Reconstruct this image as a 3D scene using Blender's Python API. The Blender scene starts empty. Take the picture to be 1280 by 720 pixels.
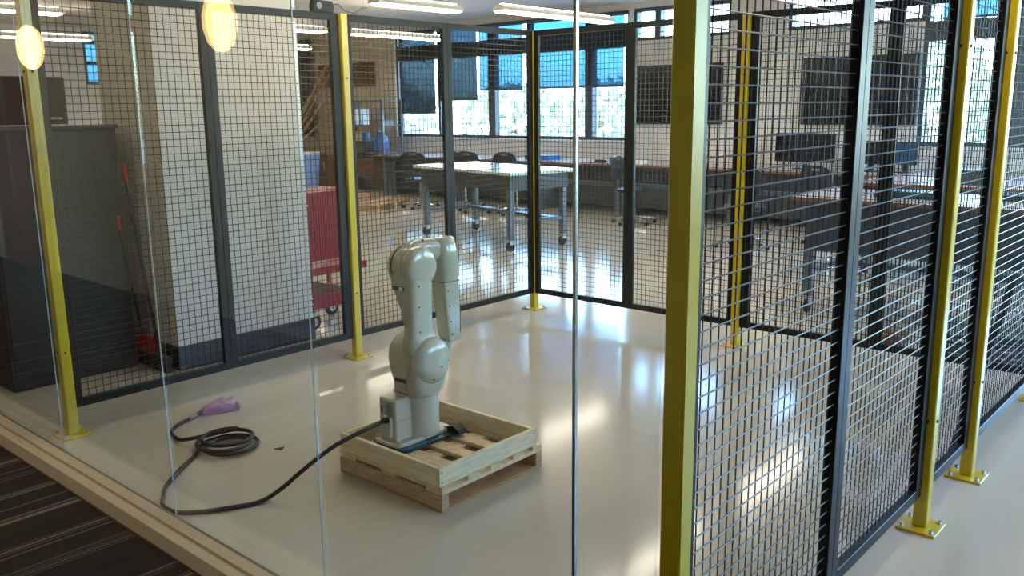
import bpy, math, random
from mathutils import Vector, Matrix

random.seed(11)
scene = bpy.context.scene
COL = scene.collection
PI = math.pi

# ------------------------------------------------------------------ camera
cam_d = bpy.data.cameras.new('camera')
cam_d.sensor_fit = 'HORIZONTAL'
cam_d.sensor_width = 36.0
cam_d.lens = 36.0 * 1100.267 / 1280.0
cam_d.clip_start = 0.05
cam_d.clip_end = 200
cam = bpy.data.objects.new('camera', cam_d)
COL.objects.link(cam)
YAW, PITCH, ROLL = 0.7266, 0.202, -0.0115
f = Vector((-math.sin(YAW) * math.cos(PITCH), math.cos(YAW) * math.cos(PITCH), -math.sin(PITCH)))
r = Vector((math.cos(YAW), math.sin(YAW), 0))
u = r.cross(f)
c_, s_ = math.cos(ROLL), math.sin(ROLL)
r2, u2 = r * c_ + u * s_, u * c_ - r * s_
M3 = Matrix((r2, u2, -f)).transposed()
cam.matrix_world = Matrix.Translation((4.3337, -5.1392, 1.5464)) @ M3.to_4x4()
scene.camera = cam

# ------------------------------------------------------------------ world, exposure
world = bpy.data.worlds.new('sky')
scene.world = world
world.use_nodes = True
wn = world.node_tree
wn.nodes.clear()
sky = wn.nodes.new('ShaderNodeTexSky')
sky.sky_type = 'NISHITA'
sky.sun_disc = False
sky.sun_elevation = math.radians(42)
sky.sun_rotation = math.radians(200)
sky.air_density = 1.3
sky.dust_density = 1.5
bg = wn.nodes.new('ShaderNodeBackground')
bg.inputs['Strength'].default_value = 4.5
wo = wn.nodes.new('ShaderNodeOutputWorld')
wn.links.new(sky.outputs[0], bg.inputs[0])
wn.links.new(bg.outputs[0], wo.inputs[0])
sun_d = bpy.data.lights.new('sun', 'SUN')
sun_d.energy = 9.0
sun_d.angle = 0.01
sun_d.color = (1.0, 0.95, 0.86)
sun = bpy.data.objects.new('sun', sun_d)
COL.objects.link(sun)
sun.rotation_euler = Vector((0.35, 0.9, -0.95)).to_track_quat('-Z', 'Y').to_euler()
vs = scene.view_settings
vs.view_transform = 'Standard'
vs.look = 'None'
vs.exposure = 0.14
vs.gamma = 1.0
vs.use_curve_mapping = False
LAMP = 20.0        # ceiling tube luminance
PENDANT = 10.0    # hallway pendant luminance


# ------------------------------------------------------------------ materials
def lin(c):
    return tuple(((v / 255.0) / 12.92 if v / 255.0 <= 0.04045 else ((v / 255.0 + 0.055) / 1.055) ** 2.4) for v in c) + (1.0,)


def mat(name, col, rough=0.5, metal=0.0, noise=0.0, nscale=6.0, bump=0.0, bscale=40.0, coat=0.0, spec=0.5, stretch=None, trans=0.0):
    m = bpy.data.materials.new(name)
    m.use_nodes = True
    nt = m.node_tree
    b = nt.nodes['Principled BSDF']
    b.inputs['Base Color'].default_value = lin(col)
    b.inputs['Roughness'].default_value = rough
    b.inputs['Metallic'].default_value = metal
    b.inputs['Specular IOR Level'].default_value = spec
    b.inputs['Coat Weight'].default_value = coat
    b.inputs['Coat Roughness'].default_value = 0.06
    b.inputs['Transmission Weight'].default_value = trans
    if noise or bump:
        tc = nt.nodes.new('ShaderNodeTexCoord')
        mp = nt.nodes.new('ShaderNodeMapping')
        if stretch:
            mp.inputs['Scale'].default_value = stretch
        nt.links.new(tc.outputs['Object'], mp.inputs[0])
    if noise:
        n = nt.nodes.new('ShaderNodeTexNoise')
        n.inputs['Scale'].default_value = nscale
        n.inputs['Detail'].default_value = 5
        nt.links.new(mp.outputs[0], n.inputs['Vector'])
        rmp = nt.nodes.new('ShaderNodeValToRGB')
        c = lin(col)
        rmp.color_ramp.elements[0].position = 0.3
        rmp.color_ramp.elements[1].position = 0.7
        rmp.color_ramp.elements[0].color = tuple(max(0, v * (1 - noise)) for v in c[:3]) + (1,)
        rmp.color_ramp.elements[1].color = tuple(min(1, v * (1 + noise)) for v in c[:3]) + (1,)
        nt.links.new(n.outputs['Fac'], rmp.inputs[0])
        nt.links.new(rmp.outputs[0], b.inputs['Base Color'])
    if bump:
        n2 = nt.nodes.new('ShaderNodeTexNoise')
        n2.inputs['Scale'].default_value = bscale
        nt.links.new(mp.outputs[0], n2.inputs['Vector'])
        bp = nt.nodes.new('ShaderNodeBump')
        bp.inputs['Strength'].default_value = bump
        bp.inputs['Distance'].default_value = 0.01
        nt.links.new(n2.outputs['Fac'], bp.inputs['Height'])
        nt.links.new(bp.outputs[0], b.inputs['Normal'])
    return m


def emat(name, col, strength):
    m = bpy.data.materials.new(name)
    m.use_nodes = True
    nt = m.node_tree
    nt.nodes.clear()
    e = nt.nodes.new('ShaderNodeEmission')
    e.inputs[0].default_value = lin(col)
    e.inputs[1].default_value = strength
    o = nt.nodes.new('ShaderNodeOutputMaterial')
    nt.links.new(e.outputs[0], o.inputs[0])
    return m


def glass_mat(name, tint, ior=1.5):
    m = bpy.data.materials.new(name)
    m.use_nodes = True
    nt = m.node_tree
    nt.nodes.clear()
    t = nt.nodes.new('ShaderNodeBsdfTransparent')
    t.inputs[0].default_value = tint
    g = nt.nodes.new('ShaderNodeBsdfGlossy')
    g.inputs['Roughness'].default_value = 0.0
    fr = nt.nodes.new('ShaderNodeFresnel')
    fr.inputs[0].default_value = ior
    mx = nt.nodes.new('ShaderNodeMixShader')
    o = nt.nodes.new('ShaderNodeOutputMaterial')
    ge = nt.nodes.new('ShaderNodeNewGeometry')   # same reflectance on both faces of the sheet
    mr = nt.nodes.new('ShaderNodeMapRange')
    mr.inputs['To Min'].default_value = ior
    mr.inputs['To Max'].default_value = 1.0 / ior
    nt.links.new(ge.outputs['Backfacing'], mr.inputs['Value'])
    nt.links.new(mr.outputs[0], fr.inputs[0])
    nt.links.new(fr.outputs[0], mx.inputs[0])
    nt.links.new(t.outputs[0], mx.inputs[1])
    nt.links.new(g.outputs[0], mx.inputs[2])
    nt.links.new(mx.outputs[0], o.inputs[0])
    return m


def shade_mat(name, tint, cloth, fac):
    m = bpy.data.materials.new(name)
    m.use_nodes = True
    nt = m.node_tree
    nt.nodes.clear()
    t = nt.nodes.new('ShaderNodeBsdfTransparent')
    t.inputs[0].default_value = tint
    d = nt.nodes.new('ShaderNodeBsdfDiffuse')
    d.inputs[0].default_value = lin(cloth)
    mx = nt.nodes.new('ShaderNodeMixShader')
    mx.inputs[0].default_value = fac
    o = nt.nodes.new('ShaderNodeOutputMaterial')
    nt.links.new(t.outputs[0], mx.inputs[1])
    nt.links.new(d.outputs[0], mx.inputs[2])
    nt.links.new(mx.outputs[0], o.inputs[0])
    return m


def wood_mat(name, c1, c2, scale=(1, 1, 1), rough=0.6):
    m = bpy.data.materials.new(name)
    m.use_nodes = True
    nt = m.node_tree
    b = nt.nodes['Principled BSDF']
    b.inputs['Roughness'].default_value = rough
    tc = nt.nodes.new('ShaderNodeTexCoord')
    mp = nt.nodes.new('ShaderNodeMapping')
    mp.inputs['Scale'].default_value = scale
    n = nt.nodes.new('ShaderNodeTexNoise')
    n.inputs['Scale'].default_value = 4
    n.inputs['Detail'].default_value = 6
    rp = nt.nodes.new('ShaderNodeValToRGB')
    rp.color_ramp.elements[0].color = lin(c1)
    rp.color_ramp.elements[1].color = lin(c2)
    rp.color_ramp.elements[0].position = 0.32
    rp.color_ramp.elements[1].position = 0.68
    nt.links.new(tc.outputs['Object'], mp.inputs[0])
    nt.links.new(mp.outputs[0], n.inputs['Vector'])
    nt.links.new(n.outputs['Fac'], rp.inputs[0])
    nt.links.new(rp.outputs[0], b.inputs['Base Color'])
    return m


def carpet_mat():
    m = bpy.data.materials.new('striped_carpet')
    m.use_nodes = True
    nt = m.node_tree
    b = nt.nodes['Principled BSDF']
    b.inputs['Roughness'].default_value = 0.95
    b.inputs['Specular IOR Level'].default_value = 0.1
    tc = nt.nodes.new('ShaderNodeTexCoord')
    sp = nt.nodes.new('ShaderNodeSeparateXYZ')
    nt.links.new(tc.outputs['Object'], sp.inputs[0])
    cmb = nt.nodes.new('ShaderNodeCombineXYZ')
    nt.links.new(sp.outputs['X'], cmb.inputs['X'])
    n = nt.nodes.new('ShaderNodeTexNoise')
    n.inputs['Scale'].default_value = 11.0
    n.inputs['Detail'].default_value = 3
    nt.links.new(cmb.outputs[0], n.inputs['Vector'])
    rp = nt.nodes.new('ShaderNodeValToRGB')
    cr = rp.color_ramp
    cr.elements[0].position = 0.0
    cr.elements[0].color = lin((52, 46, 41))
    cr.elements[1].position = 1.0
    cr.elements[1].color = lin((120, 100, 82))
    for p_, c in ((0.40, (58, 52, 46)), (0.44, (54, 48, 43)), (0.53, (62, 53, 47)), (0.545, (140, 124, 104)), (0.56, (66, 56, 50)), (0.62, (84, 66, 58)), (0.64, (150, 132, 112))):
        e = cr.elements.new(p_)
        e.color = lin(c)
    nt.links.new(n.outputs['Fac'], rp.inputs[0])
    n2 = nt.nodes.new('ShaderNodeTexNoise')
    n2.inputs['Scale'].default_value = 220
    nt.links.new(tc.outputs['Object'], n2.inputs['Vector'])
    mx = nt.nodes.new('ShaderNodeMix')
    mx.data_type = 'RGBA'
    mx.blend_type = 'MULTIPLY'
    mx.inputs[0].default_value = 0.6
    nt.links.new(rp.outputs[0], mx.inputs[6])
    nt.links.new(n2.outputs['Fac'], mx.inputs[7])
    nt.links.new(mx.outputs[2], b.inputs['Base Color'])
    bp = nt.nodes.new('ShaderNodeBump')
    bp.inputs['Strength'].default_value = 0.5
    nt.links.new(n2.outputs['Fac'], bp.inputs['Height'])
    nt.links.new(bp.outputs[0], b.inputs['Normal'])
    return m


K = dict(
    floor=mat('epoxy_floor', (196, 188, 170), 0.12, noise=0.05, nscale=1.6, bump=0.03, bscale=2.5, spec=0.6),
    wall=mat('white_wall_paint', (214, 208, 200), 0.7, noise=0.02),
    wall_tan=mat('tan_wall_paint', (214, 196, 168), 0.7, noise=0.04),
    hallwall=mat('hall_wall_paint', (152, 140, 116), 0.7, noise=0.03),
    ceil=mat('ceiling_paint', (214, 205, 194), 0.85, noise=0.02),
    black=mat('black_powder_coat', (11, 12, 13), 0.4, spec=0.3),
    wire=mat('black_wire', (22, 22, 24), 0.36, spec=0.5),
    yellow=mat('yellow_powder_coat', (210, 182, 30), 0.3, noise=0.04, nscale=20, coat=0.3),
    steel=mat('zinc_steel', (190, 190, 188), 0.3, metal=1.0),
    chrome=mat('chrome', (210, 210, 210), 0.12, metal=1.0),
    robot=mat('robot_enamel', (186, 185, 168), 0.2, noise=0.02, nscale=9, coat=0.6),
    robot_dark=mat('robot_seam', (62, 62, 56), 0.5),
    robot_mid=mat('robot_panel', (166, 168, 160), 0.35),
    white_label=mat('white_label', (236, 236, 230), 0.4),
    rubber=mat('black_rubber', (26, 25, 26), 0.6),
    cable=mat('black_cable', (38, 33, 34), 0.42),
    bluefilm=mat('blue_film', (30, 70, 84), 0.25, bump=0.6, bscale=60),
    pine=wood_mat('pine_board', (214, 196, 158), (236, 222, 190), (3, 3, 20), 0.6),
    pine_deck=wood_mat('pine_deck_board', (210, 184, 142), (236, 214, 176), (6, 6, 6), 0.6),
    pine_old=wood_mat('weathered_pine', (168, 140, 106), (206, 180, 142), (4, 4, 30), 0.7),
    ply=wood_mat('ply_bottom', (164, 124, 86), (190, 152, 112), (3, 3, 20), 0.7),
    sill=mat('sill_laminate', (196, 176, 146), 0.45, noise=0.05, nscale=8, stretch=(0.3, 6, 1)),
    sill_groove=mat('sill_groove', (170, 148, 118), 0.5),
    sill_side=mat('sill_side', (150, 134, 112), 0.5),
    sill_edge=mat('sill_edge', (118, 108, 94), 0.5),
    dark_frame=mat('dark_window_frame', (58, 66, 74), 0.45),
    base_black=mat('black_cove_base', (26, 28, 32), 0.35),
    cabinet=mat('charcoal_steel', (24, 24, 23), 0.55),
    red=mat('red_enamel', (150, 22, 42), 0.32, coat=0.3),
    red_plastic=mat('red_plastic', (186, 32, 38), 0.4),
    pink=mat('pink_film', (206, 158, 196), 0.25, bump=0.5, bscale=80, trans=0.15),
    bench_top=mat('bench_laminate', (196, 214, 206), 0.18, coat=0.3),
    bench_grey=mat('bench_steel', (96, 106, 114), 0.4, metal=0.2),
    desk_top=mat('desk_laminate', (196, 184, 178), 0.22, coat=0.2),
    desk_edge=mat('desk_edge_band', (126, 78, 58), 0.45),
    desk_panel=mat('desk_panel_grey', (62, 66, 70), 0.45),
    chair=mat('chair_plastic', (38, 40, 46), 0.4),
    screen=mat('black_screen', (16, 18, 22), 0.22),
    blue_screen=emat('lit_screen', (60, 96, 140), 0.6),
    cardboard=mat('cardboard', (168, 128, 88), 0.8, noise=0.08),
    brown=mat('brown_laminate', (112, 76, 48), 0.5, noise=0.08),
    door=wood_mat('door_veneer', (92, 58, 36), (112, 72, 44), (8, 8, 1), 0.45),
    pale_blue=mat('pale_blue_plastic', (128, 156, 204), 0.4),
    blue=mat('blue_plastic', (52, 104, 168), 0.3),
    grey=mat('grey_plastic', (128, 130, 134), 0.5),
    curtain=mat('dark_curtain', (66, 66, 70), 0.8),
    fixture=mat('fixture_white', (226, 222, 214), 0.4),
    tube=emat('fluorescent_diffuser', (255, 243, 222), LAMP),
    pendant=emat('pendant_globe', (255, 218, 138), PENDANT),
    glass=glass_mat('clear_glass', (0.975, 0.985, 0.975, 1)),
    window_glass=glass_mat('window_glass', (0.74, 0.89, 1.0, 1)),
    joint=mat('clear_joint', (206, 212, 206), 0.2),
    alu=mat('brushed_aluminium', (196, 196, 196), 0.25, metal=0.9),
    shade=shade_mat('blue_mesh_shade', (0.19, 0.35, 0.52, 1), (60, 76, 92), 0.30),
    shade_dark=shade_mat('grey_mesh_shade', (0.13, 0.19, 0.26, 1), (50, 54, 62), 0.40),
    leaf=mat('leaf', (146, 156, 128), 0.7, noise=0.3, nscale=3),
    bark=mat('bark', (92, 78, 62), 0.9, noise=0.2),
    ground=mat('outdoor_ground', (206, 202, 190), 0.9, noise=0.1, nscale=0.4),
    outwall=mat('pale_outdoor_wall', (224, 214, 198), 0.9),
    carpet=carpet_mat(),
)


# ------------------------------------------------------------------ mesh builder
class MB:
    def __init__(s):
        s.v, s.f = [], []

    def quadring(s, a, b, n, close=True):
        for i in range(n if close else n - 1):
            j = (i + 1) % n
            s.f.append((a + i, a + j, b + j, b + i))

    def box(s, x0, x1, y0, y1, z0, z1, bev=0.0):
        if bev > 0:
            return s.rbox(x0, x1, y0, y1, z0, z1, bev)
        b = len(s.v)
        s.v += [(x0, y0, z0), (x1, y0, z0), (x1, y1, z0), (x0, y1, z0), (x0, y0, z1), (x1, y0, z1), (x1, y1, z1), (x0, y1, z1)]
        s.f += [tuple(b + i for i in q) for q in ((3, 2, 1, 0), (4, 5, 6, 7), (0, 1, 5, 4), (1, 2, 6, 5), (2, 3, 7, 6), (3, 0, 4, 7))]
        return s

    def rbox(s, x0, x1, y0, y1, z0, z1, r):
        # box with chamfered edges all round
        r = min(r, (x1 - x0) * .49, (y1 - y0) * .49, (z1 - z0) * .49)

        def ring(z, i):
            return [(x0 + r, y0 + i, z), (x1 - r, y0 + i, z), (x1 - i, y0 + r, z), (x1 - i, y1 - r, z), (x1 - r, y1 - i, z), (x0 + r, y1 - i, z), (x0 + i, y1 - r, z), (x0 + i, y0 + r, z)]
        b = len(s.v)
        for z, i in ((z0, r * .999), (z0 + r, 0), (z1 - r, 0), (z1, r * .999)):
            s.v += ring(z, i)
        for k in range(3):
            s.quadring(b + 8 * k, b + 8 * k + 8, 8)
        s.f.append(tuple(b + i for i in reversed(range(8))))
        s.f.append(tuple(b + 24 + i for i in range(8)))
        return s

    def bar(s, p, q, w, h=None, up=(0, 0, 1), caps=True):
        h = h or w
        p, q = Vector(p), Vector(q)
        d = (q - p).normalized()
        U = Vector(up)
        if abs(d.dot(U)) > .95:
            U = Vector((1, 0, 0))
        R = d.cross(U).normalized()
        U = R.cross(d).normalized()
        b = len(s.v)
        for e in (p, q):
            for sx, sy in ((-1, -1), (1, -1), (1, 1), (-1, 1)):
                s.v.append(tuple(e + R * (sx * w / 2) + U * (sy * h / 2)))
        s.quadring(b, b + 4, 4)
        if caps:
            s.f += [(b + 3, b + 2, b + 1, b), (b + 4, b + 5, b + 6, b + 7)]
        return s

    def tube(s, pts, rad, n=8, caps=True):
        pts = [Vector(p) for p in pts]
        rads = rad if isinstance(rad, (list, tuple)) else [rad] * len(pts)
        prev = None
        b0 = len(s.v)
        for i, p in enumerate(pts):
            d = (pts[min(i + 1, len(pts) - 1)] - pts[max(i - 1, 0)]).normalized()
            if prev is None:
                a = Vector((0, 0, 1)) if abs(d.z) < .9 else Vector((1, 0, 0))
                R = d.cross(a).normalized()
            else:
                R = (prev - d * prev.dot(d)).normalized()
            prev = R
            U = d.cross(R)
            for k in range(n):
                t = 2 * PI * k / n
                s.v.append(tuple(p + (R * math.cos(t) + U * math.sin(t)) * rads[i]))
            if i:
                s.quadring(b0 + (i - 1) * n, b0 + i * n, n)
        if caps:
            s.f.append(tuple(b0 + i for i in reversed(range(n))))
            e = b0 + (len(pts) - 1) * n
            s.f.append(tuple(e + i for i in range(n)))
        return s

    def lathe(s, prof, n=24, axis='z', c=(0, 0, 0)):
        # prof: (height, radius) along axis
        b0 = len(s.v)
        for h, rr in prof:
            for k in range(n):
                t = 2 * PI * k / n
                a, b = rr * math.cos(t), rr * math.sin(t)
                if axis == 'z':
                    q = (a, b, h)
                elif axis == 'x':
                    q = (h, a, b)
                else:
                    q = (b, h, a)
                s.v.append((q[0] + c[0], q[1] + c[1], q[2] + c[2]))
        for i in range(len(prof) - 1):
            s.quadring(b0 + i * n, b0 + (i + 1) * n, n)
        s.f.append(tuple(b0 + i for i in reversed(range(n))))
        e = b0 + (len(prof) - 1) * n
        s.f.append(tuple(e + i for i in range(n)))
        return s

    def loft(s, secs, n=28, ex=4.0):
        # secs: (z, cx, cy, hx, hy[, exponent]) superellipse sections
        b0 = len(s.v)
        for sec in secs:
            z, cx, cy, hx, hy = sec[:5]
            e = sec[5] if len(sec) > 5 else ex
            for k in range(n):
                t = 2 * PI * (k + .5) / n
                c, d = math.cos(t), math.sin(t)
                s.v.append((cx + hx * math.copysign(abs(c) ** (2 / e), c), cy + hy * math.copysign(abs(d) ** (2 / e), d), z))
        for i in range(len(secs) - 1):
            s.quadring(b0 + i * n, b0 + (i + 1) * n, n)
        s.f.append(tuple(b0 + i for i in reversed(range(n))))
        e = b0 + (len(secs) - 1) * n
        s.f.append(tuple(e + i for i in range(n)))
        return s

    def prism(s, poly, z0, z1, plane='xy'):
        def P3(a, b, h):
            return (a, b, h) if plane == 'xy' else ((a, h, b) if plane == 'xz' else (h, a, b))
        b0 = len(s.v)
        n = len(poly)
        s.v += [P3(a, b, z0) for a, b in poly] + [P3(a, b, z1) for a, b in poly]
        s.quadring(b0, b0 + n, n)
        s.f.append(tuple(b0 + i for i in reversed(range(n))))
        s.f.append(tuple(b0 + n + i for i in range(n)))
        return s

    def mesh(s, name, m, smooth=False):
        me = bpy.data.meshes.new(name)
        me.from_pydata(s.v, [], s.f)
        import bmesh
        bm = bmesh.new()
        bm.from_mesh(me)
        bmesh.ops.recalc_face_normals(bm, faces=bm.faces)
        bm.to_mesh(me)
        bm.free()
        me.materials.append(K[m] if isinstance(m, str) else m)
        if smooth:
            me.shade_smooth()
            try:
                me.set_sharp_from_angle(angle=math.radians(38))
            except Exception:
                pass
        return me

    def build(s, name, m, parent=None, smooth=False, loc=None, kind=None):
        o = bpy.data.objects.new(name, s.mesh(name, m, smooth))
        COL.objects.link(o)
        if parent:
            o.parent = parent
        if loc:
            o.location = loc
        if kind:
            o['kind'] = kind
        return o


def inst(name, me, parent=None, loc=(0, 0, 0), rz=0.0):
    o = bpy.data.objects.new(name, me)
    COL.objects.link(o)
    o.parent = parent
    o.location = loc
    o.rotation_euler = (0, 0, rz)
    return o


def tag(o, label, cat, group=None):
    o['label'] = label
    o['category'] = cat
    if group:
        o['group'] = group
    return o


def thing(name, label, cat, loc=(0, 0, 0), rz=0.0, group=None):
    o = bpy.data.objects.new(name, None)
    o.empty_display_size = 0.1
    COL.objects.link(o)
    o.location = loc
    o.rotation_euler = (0, 0, rz)
    return tag(o, label, cat, group)


def struct(name, mb, m, label=None, parent=None):
    o = mb.build(name, m, parent)
    if parent is None:
        o['kind'] = 'structure'
        if label:
            o['label'] = label
    return o


def copy_tree(o, parent=None):
    c = o.copy()
    COL.objects.link(c)
    c.parent = parent
    for ch in list(o.children):
        copy_tree(ch, c)
    return c


# ------------------------------------------------------------------ setting
XL, XR, YF, YH, ZC = -12.5, 6.6, 6.3, -5.6, 3.05
GY = -3.65   # glass line

struct('floor', MB().box(XL, XR, GY, YF + .2, -0.12, 0), 'floor', 'glossy pale beige epoxy floor of the lab and robot cell')
struct('floor_carpet', MB().box(XL, XR, YH, -3.81, -0.12, 0), 'carpet', 'dark brown carpet with thin tan stripes in the hallway')
struct('trim_4', MB().box(3.40, XR, -3.81, GY, -.1, .004), 'alu', 'metal threshold strip between carpet and epoxy floor at the opening')
struct('ceiling', MB().box(XL, XR, YH, YF + .2, ZC, ZC + .1), 'ceil', 'off-white ceiling above the lab')

# far wall: solid pieces around the openings
wf = MB()
wf.box(XL, -8.75, YF, YF + .2, 0, ZC)
far_tan = struct('wall_far_tan', wf, 'wall_tan', 'tan painted wall left of the far windows')
wf = MB()
wf.box(-8.75, -3.43, YF, YF + .2, 0, 1.03)
wf.box(-8.75, -3.43, YF, YF + .2, 2.96, ZC)
wf.box(-3.43, .8, YF, YF + .2, 0, 2.5)
wf.box(-3.43, XR, YF, YF + .2, 2.97, ZC)
wf.box(-3.43, -3.36, YF, YF + .2, 2.5, 2.97)
wf.box(-1.75, -.93, YF, YF + .2, 2.5, 2.97)
wf.box(.8, XR, YF, YF + .2, 0, 1.03)
struct('wall_far', wf, 'wall', 'off-white far wall holding the windows and two black displays')
wr = MB()
wr.box(XR, XR + .2, YH, YF + .2, 0, 1.0)
wr.box(XR, XR + .2, YH, YF + .2, 2.9, ZC)
for y0, y1 in ((YH, -1.2), (1.6, 2.2), (5.9, 6.3)):
    wr.box(XR, XR + .2, y0, y1, 1.0, 2.9)
struct('wall_right', wr, 'wall', 'white side wall with windows outside the picture')
wl = MB()
wl.box(XL - .2, XL, YH, YF + .2, 0, 2.05)
wl.box(XL - .2, XL, YH, YF + .2, 3.0, ZC)
wl.box(XL - .2, XL, YH, 2.12, 2.05, 3.0)
wl.box(XL - .2, XL, 2.75, YF + .2, 2.05, 3.0)
struct('wall_left', wl, 'wall', 'white wall at the far left end of the lab')
struct('wall_hall', MB().box(XL, XR, YH - .15, YH, 0, ZC), 'hallwall', 'grey-beige hallway wall behind the viewer')


def window(name, x0, x1, z0, z1, mulls, beams, label, y=YF, axis='y'):
    root = bpy.data.objects.new(name, None)
    COL.objects.link(root)
    root['kind'] = 'structure'
    root['label'] = label

    def B(a0, a1, z_0, z_1, d0, d1):
        return MB().box(a0, a1, y + d0, y + d1, z_0, z_1) if axis == 'y' else MB().box(y + d0, y + d1, a0, a1, z_0, z_1)
    root['kind'] = 'structure'
    fw = .05
    for a0, a1, b0, b1 in ((x0, x0 + fw, z0, z1), (x1 - fw, x1, z0, z1), (x0 + fw, x1 - fw, z0, z0 + fw), (x0 + fw, x1 - fw, z1 - fw, z1)):
        B(a0, a1, b0, b1, .04, .16).build('window_frame', 'dark_frame', root)
    for m0, w in mulls:
        B(m0 - w / 2, m0 + w / 2, z0 + fw, z1 - fw, .04, .16).build('mullion', 'dark_frame', root)
    for b0, b1 in beams:
        B(x0 + fw, x1 - fw, b0, b1, .03, .17).build('transom', 'dark_frame', root)
    xs = [x0 + fw] + [m for m, w in mulls] + [x1 - fw]
    zs = [z0 + fw] + [(a + b) / 2 for a, b in beams] + [z1 - fw]
    for i in range(len(xs) - 1):
        for j in range(len(zs) - 1):
            B(xs[i], xs[i + 1], zs[j], zs[j + 1], .097, .103).build('pane', 'window_glass', root)
    return root


window('window_1', -8.75, -3.43, 1.03, 2.96, [(-7.6, .06), (-6.29, .16), (-5.45, .06), (-4.2, .15)], [(2.43, 2.69)], 'wide dark-framed window with roller shades behind the work table')
window('window_2', -3.36, -1.75, 2.5, 2.97, [(-2.95, .1)], [], 'high clerestory window above the left black display')
window('window_3', -.93, .8, 2.5, 2.97, [(.1, .06)], [], 'high clerestory window above the right black display')
window('window_4', .8, XR - .1, 1.03, 2.97, [(1.2, .12), (1.9, .2), (3.1, .1), (4.3, .2), (5.5, .1)], [(2.27, 2.5)], 'dark-framed window at the right edge behind the fence')
window('window_5', -1.2, 1.6, 1.0, 2.9, [(.2, .08)], [(2.3, 2.4)], 'side window outside the picture near the fence', y=XR, axis='x')
window('window_6', 2.2, 5.9, 1.0, 2.9, [(3.4, .08), (4.6, .08)], [(2.3, 2.4)], 'side window outside the picture near the far wall', y=XR, axis='x')
window('window_7', 2.12, 2.75, 2.05, 3.0, [], [(2.42, 2.47), (2.78, 2.83)], 'narrow blue window beside the white column', y=XL - .2, axis='x')

# window ledge
struct('trim_1', MB().box(-8.8, -3.4, YF - .05, YF, .99, 1.03, .008), 'wall', 'pale ledge under the wide far window')

# roller shades
for i, (x0, x1, zb, mt, lb) in enumerate(((-8.6, -7.64, 1.46, 'shade_dark', 'leftmost grey roller shade, pulled lowest of the shades'),
                                         (-7.56, -6.58, 1.68, 'shade_dark', 'grey roller shade second from the left, pulled half down'),
                                         (-6.52, -5.53, 1.84, 'shade', 'blue roller shade third from the left, left of the corner post'),
                                         (-5.42, -3.5, 1.84, 'shade', 'wide blue roller shade right of the corner post'))):
    t = thing('roller_shade', lb, 'window shade', (0, YF - .012, 0), 0, 'roller shades on the wide far window')
    MB().box(x0, x1, -.004, 0, zb + .03, 2.9).build('fabric', mt, t)
    MB().box(x0, x1, -.012, .008, zb, zb + .03, .004).build('hem_bar', 'dark_frame', t)
    MB().lathe([(x0, .03), (x1, .03)], 12, 'x', (0, -.02, 2.92)).build('roller', 'dark_frame', t, True)
t = thing('roller_shade', 'narrow blue shade added to dim the slit window beside the white column', 'window shade', (XL + .012, 0, 0), 0)  # added shade that dims the bright slit and tints it blue
MB().box(-.004, 0, 2.14, 2.74, 2.08, 2.97).build('fabric', 'shade', t)
MB().box(-.012, .008, 2.14, 2.74, 2.06, 2.08, .004).build('hem_bar', 'dark_frame', t)
t = thing('roller_shade', 'blue roller shade over the top of the right-edge window', 'window shade', (0, YF - .012, 0), 0)
MB().box(1.0, 6.3, -.004, 0, 2.53, 2.9).build('fabric', 'shade', t)
MB().box(1.0, 6.3, -.012, .008, 2.5, 2.53, .004).build('hem_bar', 'dark_frame', t)

# white column with black base
CX0, CX1, CY0, CY1 = -1.32, -.60, -2.63, -1.65
struct('wall_column', MB().box(CX0, CX1, CY0, CY1, 0, ZC), 'wall', 'square white column behind the left fence')
struct('baseboard_column', MB().box(CX0 - .012, CX1 + .012, CY0 - .012, CY1 + .012, 0, .15, .006), 'base_black', 'black rubber base around the white column')

# glass wall: sill, panes, joints
sill = struct('trim_2', MB().box(XL, 3.40, GY - .062, GY - .012, -.02, .024, .003), 'sill', 'tan laminate sill under the glass wall')
MB().box(XL, 3.40, GY - .012, GY + .002, -.02, .02).build('glass_channel', 'sill_edge', sill)
MB().box(XL, 3.40, GY - .074, GY - .062, -.02, .019).build('groove', 'sill_groove', sill)
MB().box(XL, 3.40, GY - .118, GY - .074, -.02, .024, .003).build('sill_strip', 'sill', sill)
MB().prism([(GY - .118, -.02), (GY - .118, .022), (GY - .15, .0), (GY - .15, -.02)], XL, 3.40, 'yz').build('edge_strip', 'sill_side', sill)
xs = [-3.75, -2.75, -1.75, -.75, .25, 1.275, 2.218, 3.195, 3.415]
for i in range(len(xs) - 1):
    p = MB().box(xs[i] + .002, xs[i + 1] - .002, GY - .006, GY + .004, .005, 2.95).build('window_%d' % (8 + i), 'glass')
    p['kind'] = 'structure'
    p['label'] = 'clear frameless glass pane of the hallway partition'
    if i < len(xs) - 2:
        w = .0042 if abs(xs[i + 1] - 3.195) < .01 else .0016
        MB().box(xs[i + 1] - w, xs[i + 1] + w, GY - .0065, GY - .0065 + 2 * w, .022, 2.95).build('joint', 'alu' if w > .004 else 'joint', p)
struct('trim_3', MB().box(XL, 3.42, GY - .03, GY + .03, 2.95, ZC), 'alu', 'aluminium head channel over the glass wall')

# hallway door seen only mirrored in the glass
d = struct('door_1', MB().box(-5.95, -4.75, YH, YH + .05, .01, 2.1), 'door', 'brown veneer hallway door reflected in the glass at left')
MB().tube([(-4.9, YH + .05, 1.0), (-4.9, YH + .11, 1.0), (-5.02, YH + .11, 1.0)], .01, 8).build('door_handle', 'chrome', d, True)
MB().box(-5.5, -5.44, YH + .05, YH + .055, .3, 1.9).build('door_strip', 'alu', d)


# ------------------------------------------------------------------ fence
FH, FB = 2.1, .13
PITCHW = .0365


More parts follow.
